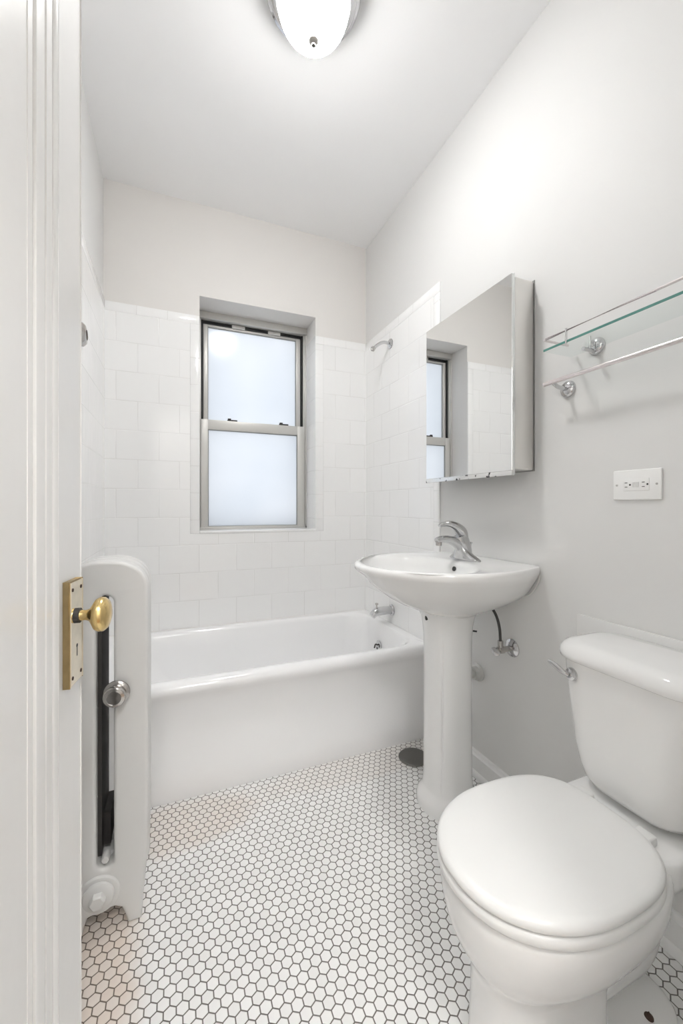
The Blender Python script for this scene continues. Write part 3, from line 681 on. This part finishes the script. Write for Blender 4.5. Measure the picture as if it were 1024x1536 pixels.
# ================================================================== MIRROR CABINET
CY0, CY1, CZ0, CZ1, CF = 1.062, 1.576, 1.247, 1.934, 1.069
mc = thing('mirror_cabinet', 'wall-hung medicine cabinet with mirrored door and steel side above the sink', 'cabinet', (XR, (CY0+CY1)/2, CZ0))
bm = new(); box(bm, CF+0.016, XR-0.0015, CY0+0.006, CY1-0.006, CZ0+0.012, CZ1-0.006, 0.006, 3); part('cabinet_body', bm, M['steelside'], mc)
bm = new(); box(bm, XR-0.0025, XR, CY0+0.003, CY1-0.003, CZ0+0.009, CZ1-0.003); part('back_flange', bm, M['aluminiumdark'], mc)
bm = new(); box(bm, CF+0.012, CF+0.018, CY0+0.012, CY1-0.01, CZ0+0.02, CZ1-0.012); part('door_gasket', bm, M['black'], mc)
bm = new(); box(bm, CF+0.003, CF+0.013, CY0, CY1, CZ0-0.006, CZ1, 0.002); dr = part('cabinet_door', bm, M['mirroredge'], mc)
bm = new(); box(bm, CF, CF+0.0035, CY0+0.001, CY1-0.001, CZ0+0.008, CZ1-0.001, 0.0012, 1); part('mirror_glass', bm, M['mirror'], dr, smooth=False)
bm = new(); box(bm, CF-0.002, CF+0.006, CY0, CY1, CZ0-0.009, CZ0+0.008, 0.0015); part('bottom_rail', bm, M['mirrorrail'], dr, label='corroded silver lower door rail')

# ================================================================== GLASS SHELF with rail
GZ, GX = 1.608, 1.047
gs = thing('glass_shelf', 'clear glass wall shelf with chrome guard rail and greenish front edge', 'shelf', (XR, 0.64, GZ))
GY1, GY0 = 0.9157, 0.36
bm = new(); box(bm, GX+0.0005, XR-0.012, GY0, GY1-0.0005, GZ-0.003, GZ+0.003); part('glass_plate', bm, M['glass'], gs, smooth=False)
bm = new(); box(bm, GX-0.0005, GX+0.0008, GY0, GY1, GZ-0.0032, GZ+0.0032)
part('glass_edge', bm, M['glassedge'], gs, smooth=False, label='green cut glass edge')
bm = new(); rz = 1.640
tube(bm, [(XR-0.025, GY1-0.001, rz), (GX+0.006, GY1-0.001, rz), (GX+0.002, GY1-0.003, rz), (GX, GY1-0.008, rz), (GX, 0.6, rz), (GX, GY0+0.01, rz)], 0.0036, 10, 1); part('guard_rail', bm, M['bar'], gs)
for y in (0.838, 0.42):
    bm = new(); lathe(bm, [(0, 0), (0.026, 0), (0.0255, 0.004), (0.021, 0.010), (0.012, 0.014), (0.0, 0.015)], (XR, y, 1.614), (-1, 0, 0), 32); fl = part('mounting_flange', bm, M['chrome'], gs)
    bm = new(); tube(bm, [(XR-0.008, y, 1.598), (XR-0.06, y, 1.598)], 0.0058, 12, 1); part('bracket_arm', bm, M['chrome'], gs)
    bm = new(); tube(bm, [(GX+0.0, y, GZ-0.006), (GX+0.0, y, rz+0.006)], 0.0032, 10, 1); part('rail_post', bm, M['chrome'], gs)
    bm = new(); tube(bm, [(XR-0.030, y, GZ-0.01), (XR-0.030, y, rz)], 0.003, 10, 1); part('rear_post', bm, M['chrome'], gs)

# ================================================================== TOWEL BAR
tb = thing('towel_bar', 'chrome towel bar on the wall below the glass shelf', 'towel bar', (XR, 0.64, 1.525))
TX = XR-0.070
bm = new(); tube(bm, [(TX, 0.965, 1.525), (TX, 0.33, 1.525)], 0.0068, 16, 1, up=(0, 0, 1)); part('bar', bm, M['bar'], tb)
for y in (0.934, 0.40):
    bm = new(); lathe(bm, [(0, 0), (0.027, 0), (0.0265, 0.004), (0.022, 0.010), (0.013, 0.014), (0, 0.015)], (XR, y, 1.510), (-1, 0, 0), 32); part('mounting_flange', bm, M['chrome'], tb)
    bm = new(); tube(bm, [(XR-0.008, y, 1.510), (XR-0.045, y, 1.512), (TX, y, 1.525)], [0.008, 0.0065, 0.006], 12, 4); part('post', bm, M['chrome'], tb)

# ================================================================== OUTLET
ol = thing('wall_outlet', 'white duplex wall outlet mounted sideways on grey wall below the towel bar', 'outlet', (XR, 0.7215, 1.19))
OY0, OY1, OZ0, OZ1 = 0.6585, 0.7845, 1.149, 1.232; oc = (OY0+OY1)/2; oz = (OZ0+OZ1)/2
bm = new(); box(bm, XR-0.007, XR, OY0, OY1, OZ0, OZ1, 0.003, 3); part('cover_plate', bm, M['outlet'], ol)
bm = new(); box(bm, XR-0.0085, XR-0.004, oc-0.034, oc+0.034, oz-0.0165, oz+0.0165, 0.001); rc = part('receptacle', bm, M['outlet'], ol)
for sgn in (-1, 1):
    bm = new(); box(bm, XR-0.0095, XR-0.006, oc-0.006+sgn*0.0046-0.0036+0.006-0.0, oc+sgn*0.0046+0.0036, oz-0.007, oz+0.007, 0.0005); part('test_button', bm, M['button'], rc)
    cy = oc+sgn*0.0225
    for dz in (-0.006, 0.006):
        bm = new(); box(bm, XR-0.0089, XR-0.007, cy-0.0005, cy+0.0065, oz+dz-0.0009, oz+dz+0.0009); part('slot', bm, M['slot'], rc, smooth=False)
    bm = new(); lathe(bm, [(0, 0), (0.0026, 0), (0.0026, 0.002), (0, 0.002)], (XR-0.0069, cy-0.0075, oz), (-1, 0, 0), 12); part('ground_hole', bm, M['slot'], rc)
    bm = new(); lathe(bm, [(0, 0), (0.003, 0), (0.0028, 0.0012), (0, 0.0014)], (XR-0.0068, oc+sgn*0.052, oz), (-1, 0, 0), 14); part('screw', bm, M['screw'], ol)

# ================================================================== TOILET
TY0 = 0.634
tl = thing('toilet', 'white two-piece toilet with closed lid in the right foreground', 'toilet', (0.80, TY0, 0))
def egg(xf, xb, hw, xc, z, nf=2.15, nb=2.6, N=72):
    r = []
    for i in range(N):
        a = 2*PI*i/N; c, s = math.cos(a), math.sin(a)
        n = nb if c > 0 else nf
        ax_ = (xb-xc) if c > 0 else (xc-xf)
        r.append(Vector((xc+ax_*math.copysign(abs(c)**(2/n), c), TY0+hw*math.copysign(abs(s)**(2/n), s), z)))
    return r
bm = new()
loft(bm, [egg(0.556, 0.850, 0.092, 0.70, 0.0, 2.7, 3.2), egg(0.558, 0.848, 0.090, 0.70, 0.06, 2.7, 3.2), egg(0.560, 0.850, 0.088, 0.70, 0.13, 2.6, 3.2),
          egg(0.558, 0.870, 0.089, 0.71, 0.190, 2.5, 3.0), egg(0.551, 0.92, 0.100, 0.72, 0.215, 2.35, 2.8), egg(0.538, 0.955, 0.122, 0.73, 0.238, 2.25, 2.7), egg(0.521, 0.975, 0.143, 0.735, 0.265, 2.2, 2.6), egg(0.508, 0.983, 0.159, 0.735, 0.298, 2.15, 2.6),
          egg(0.501, 0.985, 0.170, 0.735, 0.33, 2.15, 2.6), egg(0.498, 0.985, 0.175, 0.73, 0.355, 2.15, 2.6), egg(0.498, 0.985, 0.176, 0.73, 0.372, 2.15, 2.6), egg(0.502, 0.983, 0.173, 0.73, 0.384, 2.15, 2.6), egg(0.512, 0.975, 0.164, 0.73, 0.388, 2.15, 2.6)])
part('bowl', bm, M['porcelain'], tl, sharp=70)
bm = new(); R = []
for z, g_ in ((0.0, 0.0), (0.018, 0.0), (0.026, 0.004), (0.031, 0.014), (0.034, 0.03)):
    R.append(rrect(0.66+g_, 1.035-g_, TY0-0.108+g_, TY0+0.108-g_, 0.06, z, 8))
loft(bm, R); part('foot', bm, M['porcelain'], tl, sharp=60)
bm = new(); R = []
for z, g_ in ((0.315, 0.03), (0.335, 0.008), (0.36, 0.0), (0.392, 0.0), (0.400, 0.003), (0.404, 0.010)):
    R.append(rrect(0.905+g_, 1.150-g_*0.5, TY0-0.135+g_, TY0+0.135-g_, 0.045, z, 8))
loft(bm, R); part('tank_deck', bm, M['porcelain'], tl, sharp=60)
def lidring(off, z):  # closed lid outline: egg with a squared hinge end
    return egg(0.491+off, 0.930-off*0.6, 0.180-off, 0.715, z+0.005, 2.12, 3.0)
bm = new(); loft(bm, [lidring(0.010, 0.386), lidring(0.003, 0.387), lidring(0.0, 0.392), lidring(0.0, 0.400), lidring(0.003, 0.406), lidring(0.012, 0.4075)])
part('seat_ring', bm, M['plastic'], tl, sharp=70)
bm = new(); loft(bm, [lidring(0.012, 0.410), lidring(0.004, 0.411), lidring(0.001, 0.415), lidring(0.001, 0.421), lidring(0.004, 0.4265), lidring(0.010, 0.4305), lidring(0.020, 0.4325), lidring(0.06, 0.4335), lidring(0.15, 0.434)])
part('seat_lid', bm, M['plastic'], tl, sharp=70)
for dy in (-0.07, 0.07):
    bm = new(); box(bm, 0.922, 0.956, TY0+dy-0.02, TY0+dy+0.02, 0.402, 0.424, 0.006, 3); part('hinge', bm, M['plastic'], tl)
# tank
bm = new(); R = []
TXF, TXB = 0.958, 1.160
for z, hw, fx, r in ((0.417, 0.095, 0.035, 0.05), (0.424, 0.110, 0.020, 0.06), (0.440, 0.124, 0.012, 0.065), (0.47, 0.133, 0.007, 0.065), (0.52, 0.144, 0.004, 0.065), (0.60, 0.153, 0.001, 0.065), (0.69, 0.164, -0.002, 0.065), (0.732, 0.167, -0.002, 0.065)):
    R.append(rrect(TXF+fx, TXB, TY0-hw, TY0+hw, r, z, 10))
loft(bm, R); part('tank', bm, M['porcelain'], tl, sharp=60)
bm = new(); R = []
for z, o_ in ((0.730, 0.006), (0.733, 0.001), (0.745, -0.001), (0.756, 0.002), (0.766, 0.009), (0.772, 0.020), (0.775, 0.036)):
    R.append(rrect(0.944+o_, 1.166-o_*0.4, TY0-0.180+o_, TY0+0.180-o_, 0.075-o_*0.6, z, 10))
loft(bm, R); part('tank_lid', bm, M['porcelain'], tl, sharp=60)
bm = new(); box(bm, 1.02, 1.10, TY0-0.075, TY0+0.075, 0.400, 0.422); part('tank_gasket', bm, M['black'], tl)
hx, hy, hz = 0.9555, 0.748, 0.694
bm = new(); lathe(bm, [(0, -0.004), (0.0165, -0.004), (0.0165, 0.004), (0.014, 0.008), (0.008, 0.010), (0.007, 0.014), (0, 0.014)], (hx, hy, hz), (-1, 0, 0), 28); lv = part('flush_handle', bm, M['chrome'], tl, label='chrome flush handle')
bm = new(); tube(bm, [(hx-0.013, hy, hz), (hx-0.020, hy+0.012, hz+0.006), (hx-0.024, hy+0.036, hz+0.018), (hx-0.026, hy+0.048, hz+0.022)], [0.0075, 0.009, 0.008, 0.006], 12, 4, flat=0.7); part('lever', bm, M['chrome'], lv)
for dy in (-0.128, 0.128):
    bm = new(); lathe(bm, [(0, 0.0), (0.0095, 0.0), (0.0085, 0.005), (0.004, 0.008), (0, 0.016)], (0.942, TY0+dy*0.62, 0.030), (0, 0, 1), 14); part('floor_bolt', bm, M['rust'], tl, label='rusty floor bolt')
for s_ in (1,):
    bm = new(); R = []
    for x, hw, zt in ((0.80, 0.050, 0.20), (0.86, 0.056, 0.27), (0.93, 0.060, 0.33), (1.0, 0.060, 0.34), (1.05, 0.045, 0.34)):
        R.append([Vector((x, TY0+hw*math.cos(a), 0.02+(zt-0.02)*(0.5+0.5*math.sin(a)))) for a in [2*PI*i/28 for i in range(28)]])
    loft(bm, R); part('trapway', bm, M['porcelain'], tl, sharp=60)

# ================================================================== CEILING LAMP
LX, LY = 0.42, 1.262
lp = thing('ceiling_lamp', 'glowing white glass bowl ceiling lamp with chrome ring', 'ceiling lamp', (LX, LY, ZC))
bm = new(); lathe(bm, [(0, 0), (0.130, 0), (0.146, -0.012), (0.1545, -0.030), (0.1555, -0.044), (0.150, -0.054), (0.142, -0.056), (0.138, -0.062), (0.130, -0.068), (0.121, -0.070), (0.119, -0.064), (0.119, -0.05), (0, -0.05)], (LX, LY, ZC), (0, 0, 1), 64); part('lamp_pan', bm, M['chrome'], lp)
bm = new(); prof = [(0.1185*math.cos(math.radians(a)), -0.064-0.128*math.sin(math.radians(a))) for a in range(0, 91, 6)]
lathe(bm, [(0.11, -0.055)] + prof, (LX, LY, ZC), (0, 0, 1), 64); part('lamp_shade', bm, M['lampglass'], lp, label='glowing frosted glass bowl')
bm = new(); lathe(bm, [(0, -0.186), (0.0165, -0.1875), (0.0165, -0.193), (0.010, -0.199), (0.0065, -0.202), (0.0065, -0.207), (0.0, -0.210)], (LX, LY, ZC), (0, 0, 1), 24); part('finial', bm, M['finial'], lp, label='small nickel finial')

hl = thing('added_hall_fill_lamp', 'added unseen fill globe on the hallway ceiling behind the doorway', 'ceiling lamp', (0.15, -0.75, ZC))  # added out of view to send soft light in through the doorway
bm = new(); lathe(bm, [(0, 0), (0.11, 0), (0.11, -0.02), (0.09, -0.03), (0, -0.03)], (0.15, -0.75, ZC), (0, 0, 1), 40); part('lamp_pan', bm, M['chrome'], hl)
bm = new(); lathe(bm, [(0.16*math.sin(math.radians(a)), -0.17-0.16*math.cos(math.radians(a))) for a in range(0, 160, 10)], (0.15, -0.75, ZC), (0, 0, 1), 40); part('lamp_shade', bm, M['hallfill'], hl)
